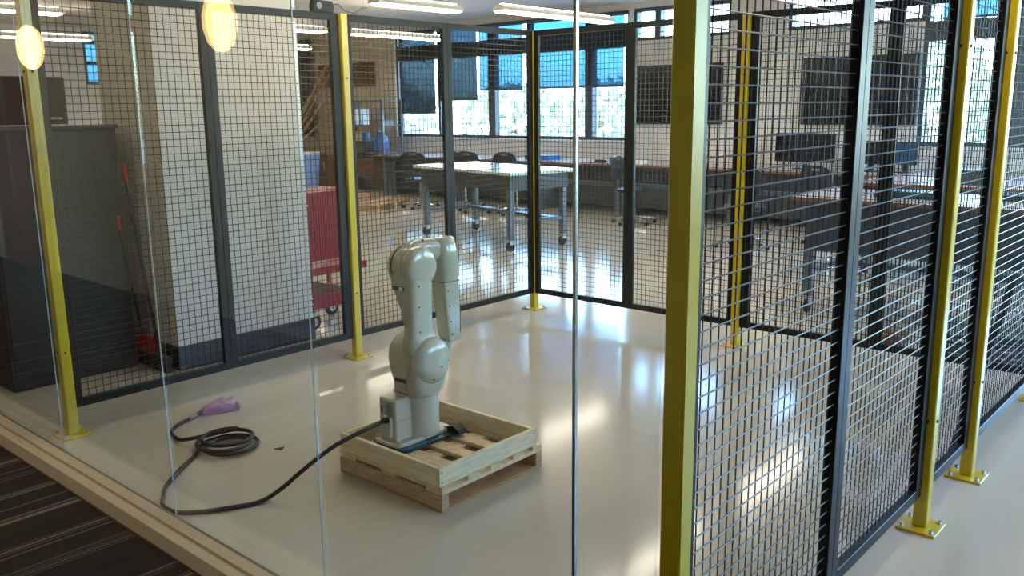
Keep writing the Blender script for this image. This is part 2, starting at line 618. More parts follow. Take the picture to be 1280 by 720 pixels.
def post(x, y, label, rz=0.0, w=.05, bolts=True):
    t = thing('fence_post', label, 'fence post', (x, y, 0), rz, 'yellow posts of the robot cell fence')
    MB().box(-w / 2, w / 2, -w / 2, w / 2, .01, FH, .004).build('tube', 'yellow', t)
    bp = MB().box(-.07, .07, -.07, .07, 0, .01, .002).build('base_plate', 'yellow', t)
    for sx in (-1, 1):
        for sy in (-1, 1):
            b = MB()
            b.lathe([(.01, .011), (.013, .011)], 10, 'z', (sx * .052, sy * .052, 0))
            b.lathe([(.013, .008), (.024, .008)], 6, 'z', (sx * .052, sy * .052, 0))
            b.build('anchor_bolt', 'steel', bp)
    for z in (.42, 1.73) if bolts else ():
        MB().lathe([(-w / 2 - .004, .006), (w / 2 + .004, .006)], 8, 'x', (0, 0, z)).build('bolt', 'rubber', t)
        MB().lathe([(-w / 2 - .004, .006), (w / 2 + .004, .006)], 8, 'y', (0, 0, z)).build('bolt', 'rubber', t)
    return t


P1 = post(.0, -3.518, 'yellow fence post at far left, beside the dark cabinet')
P2 = post(.0, -1.752, 'yellow fence post in front of the red cart')
P3 = post(-.017, .017, 'yellow post at the far inner corner of the fence, left of the worktable caster')
P4 = post(1.716, .0, 'yellow post in the back fence, seen through the right-hand mesh')
P5 = post(3.45, -1.872, 'yellow fence post with bolted foot, nearer of the two at lower right')
P6 = post(3.45, -1.268, 'yellow fence post with bolted foot, farther of the two at lower right')
P7 = post(3.441, -3.620, 'wide-looking nearest yellow post at the end of the glass wall', bolts=False)
P8 = post(3.455, .012, 'yellow back corner post just outside the right edge')


def panel(x0, y0, x1, y1, label, sl=.04, sr=.04, sw=.04):
    L = math.hypot(x1 - x0, y1 - y0)
    t = thing('mesh_fence', label, 'fence panel', (x0, y0, 0), math.atan2(y1 - y0, x1 - x0), 'black mesh panels of the robot cell fence')
    T = .015
    MB().box(0, sl, -T, T, FB, FH, .002).build('stile', 'black', t)
    MB().box(L - sr, L, -T, T, FB, FH, .002).build('stile', 'black', t)
    MB().box(sl, L - sr, -T, T, FB, FB + sw, .002).build('rail', 'black', t)
    MB().box(sl, L - sr, -T, T, FH - sw, FH, .002).build('rail', 'black', t)
    w = MB()
    nx = round((L - sl - sr) / PITCHW)
    for i in range(1, nx):
        a = sl + (L - sl - sr) * i / nx
        w.tube([(a, .0016, FB + sw - .01), (a, .0016, FH - sw + .01)], .0019, 6, caps=False)
    nz = round((FH - FB - 2 * sw) / PITCHW)
    for i in range(1, nz):
        z = FB + sw + (FH - FB - 2 * sw) * i / nz
        w.tube([(sl - .01, -.0021, z), (L - sr + .01, -.0021, z)], .0021, 6, caps=False)
    w.build('wire_mesh', 'wire', t, True, kind='stuff')
    return t


LX, BY, RX = -.012, .012, 3.434
E_ = .0255   # half post width plus gap
panel(LX, -3.518 + E_, LX, -2.632, 'black mesh fence panel right of the far left post')
panel(LX, -2.632, LX, -1.752 - E_, 'black mesh fence panel in front of the white column', sr=.06)
panel(LX, -1.752 + E_, LX, -.886, 'black mesh fence panel right of the red cart post')
panel(LX, -.886, LX, -.009, 'black mesh fence panel left of the far inner corner post')
panel(.009, BY, .862, BY, 'black mesh fence panel right of the far inner corner post')
panel(.862, BY, 1.716 - E_, BY, 'black mesh back fence panel in front of the black wall display at left')
panel(1.716 + E_, BY, 2.6, BY, 'black mesh back fence panel right of the post in the back fence', sl=.055)
panel(2.6, BY, 3.455 - E_, BY, 'black mesh back fence panel in the back right corner')
panel(RX, -3.620 + E_, RX, -2.727, 'black mesh panel nearest the viewer, right of the widest post')
panel(RX, -2.727, RX, -1.872 - E_, 'second mesh panel of the right fence, ending at the nearer bolted post', sr=.06)
panel(RX, -1.872 + E_, RX, -1.268 - E_, 'narrow mesh panel between the two bolted posts at lower right', sr=.06)
panel(RX, -1.268 + E_, RX, -.015, 'mesh panel at the right edge beyond both bolted posts')

# black bar leaning inside the right rear corner of the cell
t = thing('leaning_bar', 'black square bar leaning behind the mesh at the right edge', 'bar', (0, 0, 0))
MB().bar((3.36, -1.2, .018), (3.36, -.3, .70), .03, .03).build('tube', 'black', t)
MB().bar((3.36, -.33, .677), (3.36, -.295, .704), .036, .036).build('end_cap', 'rubber', t)

# sensor box clipped on the fence top
t = thing('sensor_box', 'small black sensor box with round lens on top of the fence', 'sensor', (LX, -1.885, FH))
MB().prism([(-.065, 0), (.065, 0), (.075, .03), (.06, .062), (-.06, .066), (-.07, .03)], -.02, .025, 'yz').build('housing', 'black', t)
l = MB().lathe([(.025, .019), (.03, .019), (.031, .014)], 16, 'x', (0, -.034, .034)).build('lens', 'grey', t, True)
MB().tube([(0, .07, .05), (0, .12, .055), (0, .17, .02), (0, .24, .01), (0, .3, .045), (0, .34, .05)], .003, 6).build('lead', 'cable', t, True)


# ------------------------------------------------------------------ pallet
PX0, PX1, PY0, PY1 = 1.372, 2.008, -2.948, -2.338
t = thing('pallet', 'small pine pallet with raised side boards under the robot', 'pallet', (0, 0, 0))
for y0 in (PY0, PY1 - .04):
    MB().box(PX0, PX1, y0, y0 + .04, .012, .072, .002).build('stringer', 'pine_old', t)
for y0 in (PY0, PY1 - .09):
    MB().box(PX0, PX1, y0, y0 + .09, 0, .012, .002).build('bottom_board', 'ply', t)
for x in (PX0, PX1 - .12):
    MB().box(x, x + .12, PY0 + .09, PY1 - .09, 0, .012, .002).build('bottom_board', 'ply', t)
for x in (PX0 + .02, (PX0 + PX1) / 2 - .045, PX1 - .09):
    MB().box(x, x + .09, PY0 + .001, PY1 - .001, .072, .088, .002).build('cross_board', 'pine_deck', t)
for y0, w_ in ((PY0, .06), (PY0 + .15, .07), (PY0 + .285, .07), (PY0 + .42, .07), (PY1 - .06, .06)):
    MB().box(PX0, PX1, y0, y0 + w_, .088, .104, .002).build('deck_board', 'pine_deck', t)
fz0, fz1 = .105, .182
MB().box(PX0 + .012, PX1 - .028, PY0 + .0, PY0 + .02, fz0, fz1, .002).build('side_board', 'pine', t)
MB().box(PX0 + .012, PX1 - .028, PY1 - .05, PY1 - .03, fz0, fz1, .002).build('side_board', 'pine', t)
MB().box(PX0 + .012, PX0 + .032, PY0 + .02, PY1 - .05, fz0, fz1, .002).build('side_board', 'pine', t)
MB().box(PX1 - .028, PX1 - .008, PY0 - .0, PY1 - .03, fz0, fz1, .002).build('side_board', 'pine', t)
for y in (PY0 + .012, PY1 - .045):
    for z in (.122, .162):
        MB().lathe([(PX1 - .009, .003), (PX1 - .0065, .003)], 8, 'x', (0, y, z)).build('nail_head', 'rubber', t)

# ------------------------------------------------------------------ robot arm
RO = (1.53, -2.63, .12)
t = thing('robot_arm', 'pale grey-green six-axis robot arm folded upright on the pallet', 'robot arm', RO)
Z0 = RO[2]
# blue film and base plate
MB().loft([(-.0155, .012, -.02, .104, .178, 6), (.004, .014, -.02, .110, .184, 6)], 40).build('blue_film', 'bluefilm', t, True)
MB().prism([(.06, .0), (.16, .0), (.155, .02), (.12, .034), (.08, .022)], .10, .15, 'xz').build('film_flap', 'rubber', t)
base = MB()
base.loft([(.005, 0, -.03, .088, .165, 7), (.016, 0, -.03, .088, .165, 7), (.02, 0, -.03, .084, .161, 7)], 44)
bs = base.build('base_plate', 'robot', t, True)
for sx in (-.074, .074):
    for sy in (-.17, .1):
        MB().lathe([(.02, .009), (.028, .009)], 8, 'z', (sx, sy, 0)).build('base_bolt', 'steel', bs)
bb = MB().rbox(-.055, .053, -.172, .02, .018, .208, .006).build('connector_box', 'robot', t)
MB().rbox(-.043, .040, -.1745, -.1715, .03, .198, .002).build('connector_panel', 'robot_mid', bb)
MB().rbox(-.005, .032, -.178, -.174, .135, .185, .002).build('name_plate', 'grey', bb)
MB().rbox(-.036, -.028, -.178, -.174, .140, .172, .001).build('port', 'robot_dark', bb)
MB().rbox(.020, .034, -.179, -.174, .040, .125, .001).build('strip', 'white_label', bb)
MB().lathe([(-.20, .012), (-.182, .014), (-.174, .016), (-.172, .016)], 14, 'y', (-.002, 0, .112)).build('cable_gland', 'rubber', bb, True)
MB().rbox(-.010, .006, -.186, -.176, .126, .136, .001).build('tag', 'white_label', bb)
MB().box(.0531, .0536, -.16, .0, .112, .1135).build('seam', 'robot_dark', bb)
MB().lathe([(.016, .100), (.022, .098), (.195, .097), (.200, .096)], 40).build('base_cylinder', 'robot', t, True)
fl = MB().lathe([(.197, .104), (.200, .106), (.208, .106), (.211, .103)], 40).build('turret_flange', 'robot', t, True)
MB().lathe([(.2105, .094), (.2145, .094)], 36).build('turret_gap', 'robot_dark', t, True)
# turret neck and shoulder (motor side toward -x, arm side toward +x)
MB().loft([(.2145, .0, 0, .086, .088, 2.8), (.245, .0, 0, .088, .090, 2.8), (.265, .0, 0, .089, .092, 2.8), (.285, -.001, 0, .094, .098, 2.8), (.315, -.003, 0, .099, .104, 2.8), (.36, -.004, 0, .101, .107, 2.8),
           (.40, -.004, 0, .098, .104, 2.8), (.43, -.003, 0, .088, .094, 2.7), (.455, -.002, 0, .072, .078, 2.5), (.472, .0, 0, .05, .056, 2.3), (.48, .0, 0, .02, .03, 2.2)], 44).build('shoulder_housing', 'robot', t, True)
sh = MB().lathe([(.060, .108), (.092, .108), (.106, .103), (.120, .090), (.129, .070), (.134, .042), (.135, .001)], 44, 'x', (0, .006, .352)).build('shoulder_cover', 'robot', t, True)
MB().lathe([(.076, .1092), (.0785, .1092)], 44, 'x', (0, .006, .352)).build('seam_ring', 'robot_dark', sh, True)
for (yy, zz, xx) in ((.03, .33, .1342), (.08, .345, .1245), (-.01, .28, .126)):
    MB().lathe([(xx - .012, .004), (xx + .003, .004)], 8, 'x', (0, yy, zz)).build('screw', 'robot_dark', sh)
MB().rbox(-.034, .045, -.1005, -.06, .262, .282, .006).build('cable_slot', 'robot_dark', t)
MB().loft([(.213, .056, .0, .050, .088, 3), (.25, .062, .0, .052, .096, 3), (.30, .070, .001, .048, .104, 3), (.34, .078, .001, .036, .10, 3)], 36).build('shoulder_skirt', 'robot', t, True)
# upper arm: narrow below (arm side), widening to the elbow fork
MB().loft([(.40, .050, -.010, .050, .092, 3), (.44, .051, -.015, .046, .086, 3.2), (.465, .052, -.020, .038, .073, 4), (.485, .052, -.022, .034, .066, 5), (.52, .051, -.023, .034, .063, 5), (.58, .042, -.023, .044, .062, 5), (.64, .028, -.023, .058, .064, 5),
           (.69, .015, -.023, .071, .068, 5), (.72, .012, -.022, .074, .070, 4), (.75, .012, -.02, .072, .066, 3.5)], 48).build('upper_arm', 'robot', t, True)
EZ = .768   # elbow axis height above the base
ey = -.012
cap = MB().lathe([(.040, .088), (.066, .088), (.078, .082), (.085, .068), (.088, .04), (.0885, .001)], 40, 'x', (0, ey, EZ)).build('elbow_cap', 'robot', t, True)
MB().lathe([(.036, .0865), (.0405, .0865)], 40, 'x', (0, ey, EZ)).build('seam_ring', 'robot_dark', cap, True)
out = MB().lathe([(-.062, .001), (-.0615, .04), (-.058, .074), (-.05, .086), (-.036, .088)], 40, 'x', (0, ey, EZ)).build('elbow_shell', 'robot', t, True)
MB().lathe([(-.0365, .082), (-.028, .082)], 40, 'x', (0, ey, EZ)).build('seam_ring', 'robot_dark', out, True)
MB().rbox(-.030, .044, -.0945, -.06, EZ - .098, EZ - .079, .004).build('arm_slot', 'robot_dark', t)
MB().rbox(.016, .038, -.0962, -.09, EZ - .095, EZ - .082, .001).build('slot_label', 'white_label', t)
for zz in (.49, .60, .69):
    MB().lathe([(.085, .0045), (.0875 if zz > .5 else .0872, .0045)], 8, 'x', (0, -.045, zz)).build('arm_screw', 'robot_dark', t)
# forearm: elbow drum, block over the top, tube hanging down behind
fa = MB()
fa.lathe([(-.03, .080), (-.02, .085), (.03, .085), (.038, .080)], 40, 'x', (0, ey, EZ))
fe = fa.build('elbow_drum', 'robot', t, True)
blk = MB()


def yloft(mb, secs, n=28, ex=4.0):
    # sections along y: (y, cx, cz, hx, hz)
    b0 = len(mb.v)
    for (y, cx, cz, hx, hz) in secs:
        for k in range(n):
            tt = 2 * PI * (k + .5) / n
            c, d_ = math.cos(tt), math.sin(tt)
            mb.v.append((cx + hx * math.copysign(abs(c) ** (2 / ex), c), y, cz + hz * math.copysign(abs(d_) ** (2 / ex), d_)))
    for i in range(len(secs) - 1):
        mb.quadring(b0 + i * n, b0 + (i + 1) * n, n)
    mb.f.append(tuple(b0 + i for i in reversed(range(n))))
    e = b0 + (len(secs) - 1) * n
    mb.f.append(tuple(e + i for i in range(n)))
    return mb


yloft(blk, [(-.062, -.0, EZ + .030, .030, .022), (-.045, .0, EZ + .046, .036, .034), (.0, .002, EZ + .060, .040, .046), (.05, .008, EZ + .062, .044, .048), (.10, .018, EZ + .058, .048, .050), (.15, .026, EZ + .05, .048, .05)], ex=3.0)
bk = blk.build('forearm_block', 'robot', t, True)
for q in ((.05, .02, EZ + .1095), (.03, .11, EZ + .106)):
    MB().lathe([(-.004, .0045), (.004, .0045)], 8, 'z', q).build('screw', 'robot_dark', bk)
MB().loft([(EZ + .108, .030, .150, .030, .036, 2.4), (EZ + .106, .030, .150, .042, .050, 2.4), (EZ + .098, .030, .151, .049, .057, 2.4), (EZ + .04, .031, .156, .053, .061, 2.6), (EZ - .02, .032, .160, .057, .064, 2.8), (EZ - .05, .032, .162, .055, .062, 3),
           (EZ - .085, .031, .165, .044, .052, 4), (EZ - .10, .031, .166, .042, .05, 5)], 40).build('wrist_motor_housing', 'robot', t, True)
MB().loft([(EZ - .088, .031, .166, .0445, .0525, 6), (EZ - .091, .031, .166, .0445, .0525, 6)], 40).build('forearm_seam', 'robot_dark', t, True)
fo = MB().loft([(EZ - .085, .030, .163, .042, .049, 8), (EZ - .105, .030, .165, .043, .049, 8), (EZ - .2, .030, .173, .041, .047, 8), (EZ - .29, .031, .181, .040, .046, 8), (EZ - .345, .032, .186, .038, .044, 7),
                (EZ - .368, .033, .188, .028, .034, 5)], 48).build('forearm', 'robot', t, True)
for k, (yy, zz) in enumerate(((.140, EZ - .13), (.148, EZ - .2), (.156, EZ - .27), (.162, EZ - .33))):
    MB().lathe([(.06, .004), (.0725, .004)], 8, 'x', (0, yy, zz)).build('screw', 'robot_dark', fo)
MB().box(.0690, .0722, .212, .2145, EZ - .33, EZ - .2).build('seam', 'robot_dark', fo)
wr_ = MB().loft([(EZ - .36, .02, .165, .03, .035, 3), (EZ - .395, .016, .158, .028, .032, 3), (EZ - .408, .016, .156, .024, .028, 2.5)], 28).build('wrist', 'robot_mid', t, True)
MB().lathe([(EZ - .418, .022), (EZ - .406, .022)], 20, 'z', (.016, .156, 0)).build('tool_flange', 'steel', wr_, True)


# ------------------------------------------------------------------ cable and plug
def catmull(pts, n=8):
    P = [Vector(p) for p in pts]
    P = [P[0] * 2 - P[1]] + P + [P[-1] * 2 - P[-2]]
    out_ = []
    for i in range(1, len(P) - 2):
        for k in range(n):
            s = k / n
            a, b, c, d_ = P[i - 1], P[i], P[i + 1], P[i + 2]
            out_.append(.5 * ((2 * b) + (c - a) * s + (2 * a - 5 * b + 4 * c - d_) * s * s + (3 * b - a - 3 * c + d_) * s ** 3))
    out_.append(P[-2])
    return out_


cr = .0095
pts = [(RO[0] - .002, RO[1] - .195, Z0 + .112), (1.515, -2.93, .215), (1.47, -3.05, .17), (1.43, -3.17, .10), (1.405, -3.27, .04), (1.385, -3.36, cr), (1.34, -3.47, cr), (1.29, -3.555, cr), (1.22, -3.62, cr), (1.12, -3.628, cr), (1.03, -3.58, cr),
       (.955, -3.53, cr), (.84, -3.41, cr), (.735, -3.28, cr)]
cc = Vector((.735, -3.125, 0))
turns = 3.4
N = 34
a0 = math.radians(250)
for k in range(1, N + 1):
    a = a0 - k / N * turns * 2 * PI
    rr = .115 + .025 * math.sin(k * .35)
    ox = .03 * math.sin(k * .13)
    pts.append((cc.x + ox + rr * math.cos(a) * .95, cc.y + rr * math.sin(a), cr + .013 * (k / N * turns)))
pts += [(.57, -3.22, .03), (.47, -3.225, cr), (.37, -3.20, cr), (.295, -3.12, cr), (.255, -3.03, cr), (.235, -2.96, .02)]
t = thing('power_cable', 'thick black cable coiled on the floor and plugged into the robot base', 'cable', (0, 0, 0))
MB().tube(catmull(pts, 7), cr, 10).build('cord', 'cable', t, True)
MB().tube([(.262, -3.05, cr), (.245, -2.998, cr + .002)], .0115, 10).build('sleeve', 'grey', t, True)
bag = MB()
bx, by = .25, -2.885
bag.v += []
for k, (dy, hw, z1_) in enumerate(((-.085, .012, .024), (-.05, .030, .046), (-.01, .046, .058), (.035, .050, .070), (.065, .046, .060), (.085, .030, .066))):
    b0 = len(bag.v)
    jit = [random.uniform(-.006, .006) for _ in range(12)]
    ring = [(-hw, 0), (-hw * 1.05, z1_ * .35), (-hw * .9, z1_ * .8), (-hw * .35, z1_), (hw * .3, z1_ * .93), (hw * .95, z1_ * .75), (hw * 1.05, z1_ * .3), (hw, 0)]
    for q, (a_, z_) in enumerate(ring):
        bag.v.append((bx + a_ + jit[q] + dy * .25, by + dy + jit[q] * .6, max(0, z_ + (jit[q] if z_ > .01 else 0))))
    if k:
        bag.quadring(b0 - 8, b0, 8)
bag.f.append(tuple(reversed(range(8))))
bag.f.append(tuple(range(40, 48)))
wc = bag.build('wrapped_connector', 'pink', t)
MB().rbox(.262, .325, -2.81, -2.785, .004, .045, .01).build('connector_nose', 'pink', wc)

tag(MB().prism([(.93, -2.99), (.965, -2.975), (.945, -2.945)], 0, .004).build('paper_scrap', 'rubber'), 'tiny dark triangular scrap lying on the floor between cable and post', 'scrap')


# ------------------------------------------------------------------ left background
t = thing('storage_cabinet', 'tall charcoal steel cabinet behind the far left fence panel', 'cabinet', (0, 0, 0))
MB().rbox(-1.42, -.92, -3.46, -2.735, .0, 1.455, .006).build('body', 'cabinet', t)
MB().rbox(-1.43, -.905, -3.47, -2.725, 1.455, 1.478, .004).build('top', 'desk_panel', t)
MB().rbox(-.92, -.912, -3.44, -3.11, .08, 1.44, .003).build('door', 'cabinet', t)
MB().rbox(-.92, -.912, -3.10, -2.75, .08, 1.44, .003).build('door', 'cabinet', t)
t = thing('wall_locker', 'dark brown locker standing behind the charcoal cabinet at far left', 'locker', (0, 0, 0))
MB().rbox(-2.3, -1.75, -3.62, -2.66, 0, 1.775, .008).build('body', 'cabinet', t)
MB().rbox(-1.75, -1.742, -3.60, -3.15, .06, 1.75, .003).build('door', 'cabinet', t)
MB().rbox(-1.75, -1.742, -3.13, -2.68, .06, 1.75, .003).build('door', 'cabinet', t)
MB().rbox(-1.742, -1.735, -2.9, -2.7, 1.5, 1.52, .002).build('handle', 'alu', t)

t = thing('broom', 'broom with red grip leaning beside the white column', 'broom', (0, 0, 0))
MB().tube([(-.70, -2.70, .08), (-.735, -2.79, 1.15)], .011, 8).build('stick', 'cabinet', t, True)
MB().tube([(-.735, -2.79, 1.15), (-.732, -2.798, 1.25)], .014, 8).build('grip', 'red_plastic', t, True)
hd = MB().rbox(-.78, -.60, -2.725, -2.675, .06, .10, .01).build('head', 'rubber', t)
MB().rbox(-.775, -.605, -2.72, -2.68, 0, .06, .004).build('bristles', 'rubber', hd)
t = thing('dustpan', 'red long-handled dustpan standing at the foot of the broom', 'dustpan', (0, 0, 0))
MB().prism([(-2.72, .1), (-2.646, .1), (-2.648, .14), (-2.67, .19), (-2.715, .20)], -1.05, -.80, 'yz').build('pan', 'red_plastic', t)
MB().rbox(-1.05, -.80, -2.72, -2.646, .0, .1, .01).build('pan_base', 'rubber', t)
MB().tube([(-.90, -2.70, .16), (-.72, -2.865, .88)], .008, 8).build('stick', 'cabinet', t, True)
MB().tube([(-.72, -2.865, .88), (-.70, -2.875, .96)], .012, 8).build('grip', 'red_plastic', t, True)

# red cart
CY = -1.3
t = thing('red_cart', 'dark red steel shelf cart behind the fence beside the white column', 'cart', (-.78, 0, 0))
y0, y1 = -1.545, -1.10
back = MB().rbox(-.02, .0, y0, y1, .16, .97, .003)
b_ = MB().rbox(.0, .012, y0, y1, .50, .965, .003).build('back_panel', 'red', t)
for i in range(9):
    yy = y0 + .05 + i * (y1 - y0 - .1) / 8
    MB().box(.012, .015, yy - .006, yy + .006, .53, .94).build('rib', 'red', b_)
MB().rbox(-.35, .03, y0 - .01, y1 + .015, .965, .985, .003).build('top_tray', 'red', t)
MB().rbox(-.35, .035, y0, y1 + .06, .40, .455, .003).build('middle_shelf', 'red', t)
MB().rbox(-.35, .02, y0, y1, .155, .25, .003).build('bottom_shelf', 'red', t)
for (xx, yy) in ((.0, y0), (.0, y1 - .03), (-.35, y0), (-.35, y1 - .03)):
    pst = MB().rbox(xx, xx + .02, yy, yy + .03, .13, .97, .002).build('corner_post', 'red', t)
    for zz in (.2, .24, .9):
        MB().lathe([(xx + .02, .006), (xx + .024, .006)], 8, 'x', (0, yy + .015, zz)).build('rivet', 'white_label', pst)
MB().prism([(y0 + .03, .25), (y0 + .03, .36), (y1 - .03, .25)], -.02, -.005, 'yz').build('gusset', 'brown', t)
for (xx, yy) in ((-.02, y0 + .04), (-.02, y1 - .02), (-.32, y0 + .04), (-.32, y1 - .02)):
    cst = MB().rbox(xx - .02, xx + .02, yy - .025, yy + .025, .10, .155, .004).build('caster', 'steel', t)
    MB().lathe([(xx - .014, .04), (xx - .01, .058), (xx + .01, .058), (xx + .014, .04)], 20, 'x', (0, yy, .058)).build('wheel', 'rubber', cst, True)
    MB().lathe([(xx + .013, .03), (xx + .018, .028)], 14, 'x', (0, yy, .058)).build('hub', 'steel', cst, True)


# ------------------------------------------------------------------ worktables on casters
def worktable(label, loc, rz, L, W, H, edge='bench_grey', top='bench_top', shelf=True, apron=.075, band=False):
    t = thing('work_table', label, 'table', loc, rz, 'grey steel work tables on casters')
    MB().rbox(-L / 2, L / 2, -W / 2, W / 2, H - .035, H, .006).build('table_top', top, t)
    MB().rbox(-L / 2 + .09, L / 2 - .09, -W / 2 + .06, W / 2 - .06, H - .036 - apron, H - .036, .003).build('apron', edge, t)
    if band:
        MB().rbox(-L / 2, L / 2, -W / 2 - .006, -W / 2, H - .033, H - .002, .002).build('edge_band', 'desk_edge', t)
    for sx in (-1, 1):
        for sy in (-1, 1):
            x, y = sx * (L / 2 - .13), sy * (W / 2 - .1)
            MB().rbox(x - .032, x + .032, y - .032, y + .032, .13, H - .036, .004).build('leg', 'bench_grey', t)
            cs = MB().rbox(x - .022, x + .022, y - .03, y + .03, .075, .13, .004).build('caster', 'steel', t)
            MB().lathe([(x - .016, .045), (x - .012, .055), (x + .012, .055), (x + .016, .045)], 16, 'x', (0, y - .01, .055)).build('wheel', 'rubber', cs, True)
            MB().lathe([(x - .019, .03), (x - .0165, .03)], 12, 'x', (0, y - .01, .055)).build('hub', 'white_label', cs, True)
    if shelf:
        MB().rbox(-L / 2 + .16, L / 2 - .16, W / 2 - .24, W / 2 - .12, .30, .33, .003).build('stretcher', 'bench_grey', t)
        for sx in (-1, 1):
            x = sx * (L / 2 - .13)
            MB().rbox(x - .02, x + .02, -W / 2 + .13, W / 2 - .13, .30, .34, .003).build('stretcher', 'bench_grey', t)
    return t


worktable('pale topped grey work table on casters behind the far inner corner', (-2.78, 2.52, 0), math.radians(-11), 1.98, .95, .87, apron=.17, edge='desk_panel')
worktable('grey work table on casters behind the back fence at right', (2.55, 1.55, 0), math.radians(0), 2.0, .85, .88, top='desk_top', apron=.36, edge='desk_panel', band=True)
worktable('grey work table on casters in the second row behind the back fence at right', (2.45, 3.3, 0), math.radians(2), 2.2, .85, .86, top='desk_top', apron=.4, edge='desk_panel', band=True)


# ------------------------------------------------------------------ benches along the far wall
def bench(x0, x1, label, y0=5.25, y1=6.2, H=.74):
    t = thing('bench', label, 'desk', ((x0 + x1) / 2, 0, 0), 0, 'benches along the far wall')
    h = (x1 - x0) / 2
    tp = MB().rbox(-h, h, y0, y1, H - .03, H, .003).build('desk_top', 'desk_top', t)
    MB().rbox(-h, h, y0 - .006, y0, H - .032, H - .001, .002).build('edge_band', 'desk_edge', tp)
    for sx in (-1, 1):
        x = sx * (h - .05)
        MB().rbox(x - .04, x + .04, y0 + .1, y1 - .05, .0, H - .03, .004).build('leg_panel', 'bench_grey', t)
    MB().rbox(-h + .09, h - .09, y0 + .32, y0 + .34, .12, H - .03, .003).build('modesty_panel', 'desk_panel', t)
    MB().rbox(-h + .09, h - .09, y0 + .28, y0 + .32, .40, .46, .003).build('cable_tray', 'bench_grey', t)
    return t


bench(-8.1, -6.32, 'grey far-wall bench left of the wide window centre, behind the first chair')
bench(-6.3, -4.42, 'grey far-wall bench behind the work table, under the roller shades')
bench(-4.4, -2.9, 'grey far-wall bench behind the corner post with wooden front edge')
bench(-2.88, -1.1, 'grey far-wall bench under the left black display')
bench(-1.08, .75, 'grey far-wall bench with monitor under the right black display')
bench(.77, 2.9, 'grey far-wall bench at the right edge under the window')


# ------------------------------------------------------------------ task chairs
def chair():
    t = thing('task_chair', 'x', 'chair', (0, 0, 0), 0, 'dark task chairs in the lab')
    for k in range(5):
        a = k * 2 * PI / 5 + .3
        lg = MB().tube([(0, 0, .085), (.15 * math.cos(a), .15 * math.sin(a), .085), (.29 * math.cos(a), .29 * math.sin(a), .07)], [.022, .018, .013], 8).build('base_leg', 'chrome', t, True)
        MB().lathe([(-.02, .025), (.02, .025)], 12, 'x', (.29 * math.cos(a), .29 * math.sin(a), .026)).build('caster', 'rubber', lg, True)
    MB().lathe([(.06, .035), (.12, .035), (.121, .02), (.42, .02)], 14).build('column', 'chrome', t, True)
    MB().loft([(.42, 0, 0, .19, .19, 3), (.44, 0, 0, .225, .22, 3), (.465, 0, 0, .23, .225, 3), (.475, 0, 0, .21, .205, 3)], 28).build('seat', 'chair', t, True)
    MB().tube([(0, .12, .43), (0, .25, .45), (0, .28, .55), (0, .27, .72)], .016, 8).build('back_support', 'chair', t, True)
    bk = MB()
    poly = []
    for k in range(24):
        a = 2 * PI * k / 24
        poly.append((.225 * math.copysign(abs(math.cos(a)) ** .75, math.cos(a)), .745 + .155 * math.copysign(abs(math.sin(a)) ** .75, math.sin(a))))
    bk.prism(poly, .235, .262, 'xz')
    b = bk.build('backrest', 'chair', t)
    MB().rbox(-.06, .06, .232, .2355, .845, .868, .002).build('hand_slot', 'grey', b)
    MB().rbox(-.06, .06, .2615, .265, .845, .868, .002).build('hand_slot', 'grey', b)
    return t


proto = chair()
spots = [(-6.0, 4.35, 200, 1.0, 'dark task chair behind the left end of the pale work table'),
         (-5.5, 4.85, 170, 1.0, 'dark round-backed chair behind the work table, left of a nearly hidden twin'),
         (-4.9, 4.5, 185, 1.03, 'dark round-backed chair behind the middle of the work table'),
         (-4.2, 4.6, 178, 1.03, 'dark round-backed chair left of the far inner corner post'),
         (-2.25, 4.75, 105, 1.0, 'dark swivel chair with chrome base left of the widest yellow post'),
         (-.15, 3.75, 200, 1.0, 'dark swivel chair seen through mesh right of the widest yellow post'),
         (.55, 4.4, 160, 1.0, 'dark swivel chair between the two displays, under the monitor'),
         (1.35, 2.65, 200, .95, 'dark swivel chair beside the grey table behind the back fence')]
for i, (x, y, a, s, lb) in enumerate(spots):
    o = proto if i == 0 else copy_tree(proto)
    o.location = (x, y, 0)
    o.rotation_euler.z = math.radians(a)
    o.scale = (s, s, s)
    o['label'] = lb

# ------------------------------------------------------------------ displays and desk items
for x0, x1, lb in ((-3.31, -1.82, 'large black wall display left of the widest yellow post'), (-.65, .80, 'large black wall display at right, seen through two meshes')):
    t = thing('wall_display', lb, 'display', (0, YF, 0), 0, 'black displays on the far wall')
    MB().rbox(x0, x1, -.07, -.02, 1.285, 2.135, .006).build('bezel', 'rubber', t)
    MB().box(x0 + .02, x1 - .02, -.0715, -.069, 1.305, 2.115).build('screen', 'screen', t)
    MB().box((x0 + x1) / 2 - .2, (x0 + x1) / 2 + .2, -.02, 0, 1.55, 1.85).build('bracket', 'black', t)


def monitor(x, y, z, w, h, label, lit=False, rz=0):
    t = thing('monitor', label, 'monitor', (x, y, z), rz, 'monitors on the benches')
    MB().rbox(-w / 2, w / 2, -.02, .02, .09, .09 + h, .006).build('casing', 'rubber', t)
    MB().box(-w / 2 + .012, w / 2 - .012, -.0215, -.0195, .102, .078 + h).build('screen', 'blue_screen' if lit else 'screen', t)
    MB().rbox(-.03, .03, .02, .05, .01, .3, .004).build('neck', 'rubber', t)
    MB().rbox(-.12, .12, -.08, .1, 0, .012, .003).build('foot', 'rubber', t)


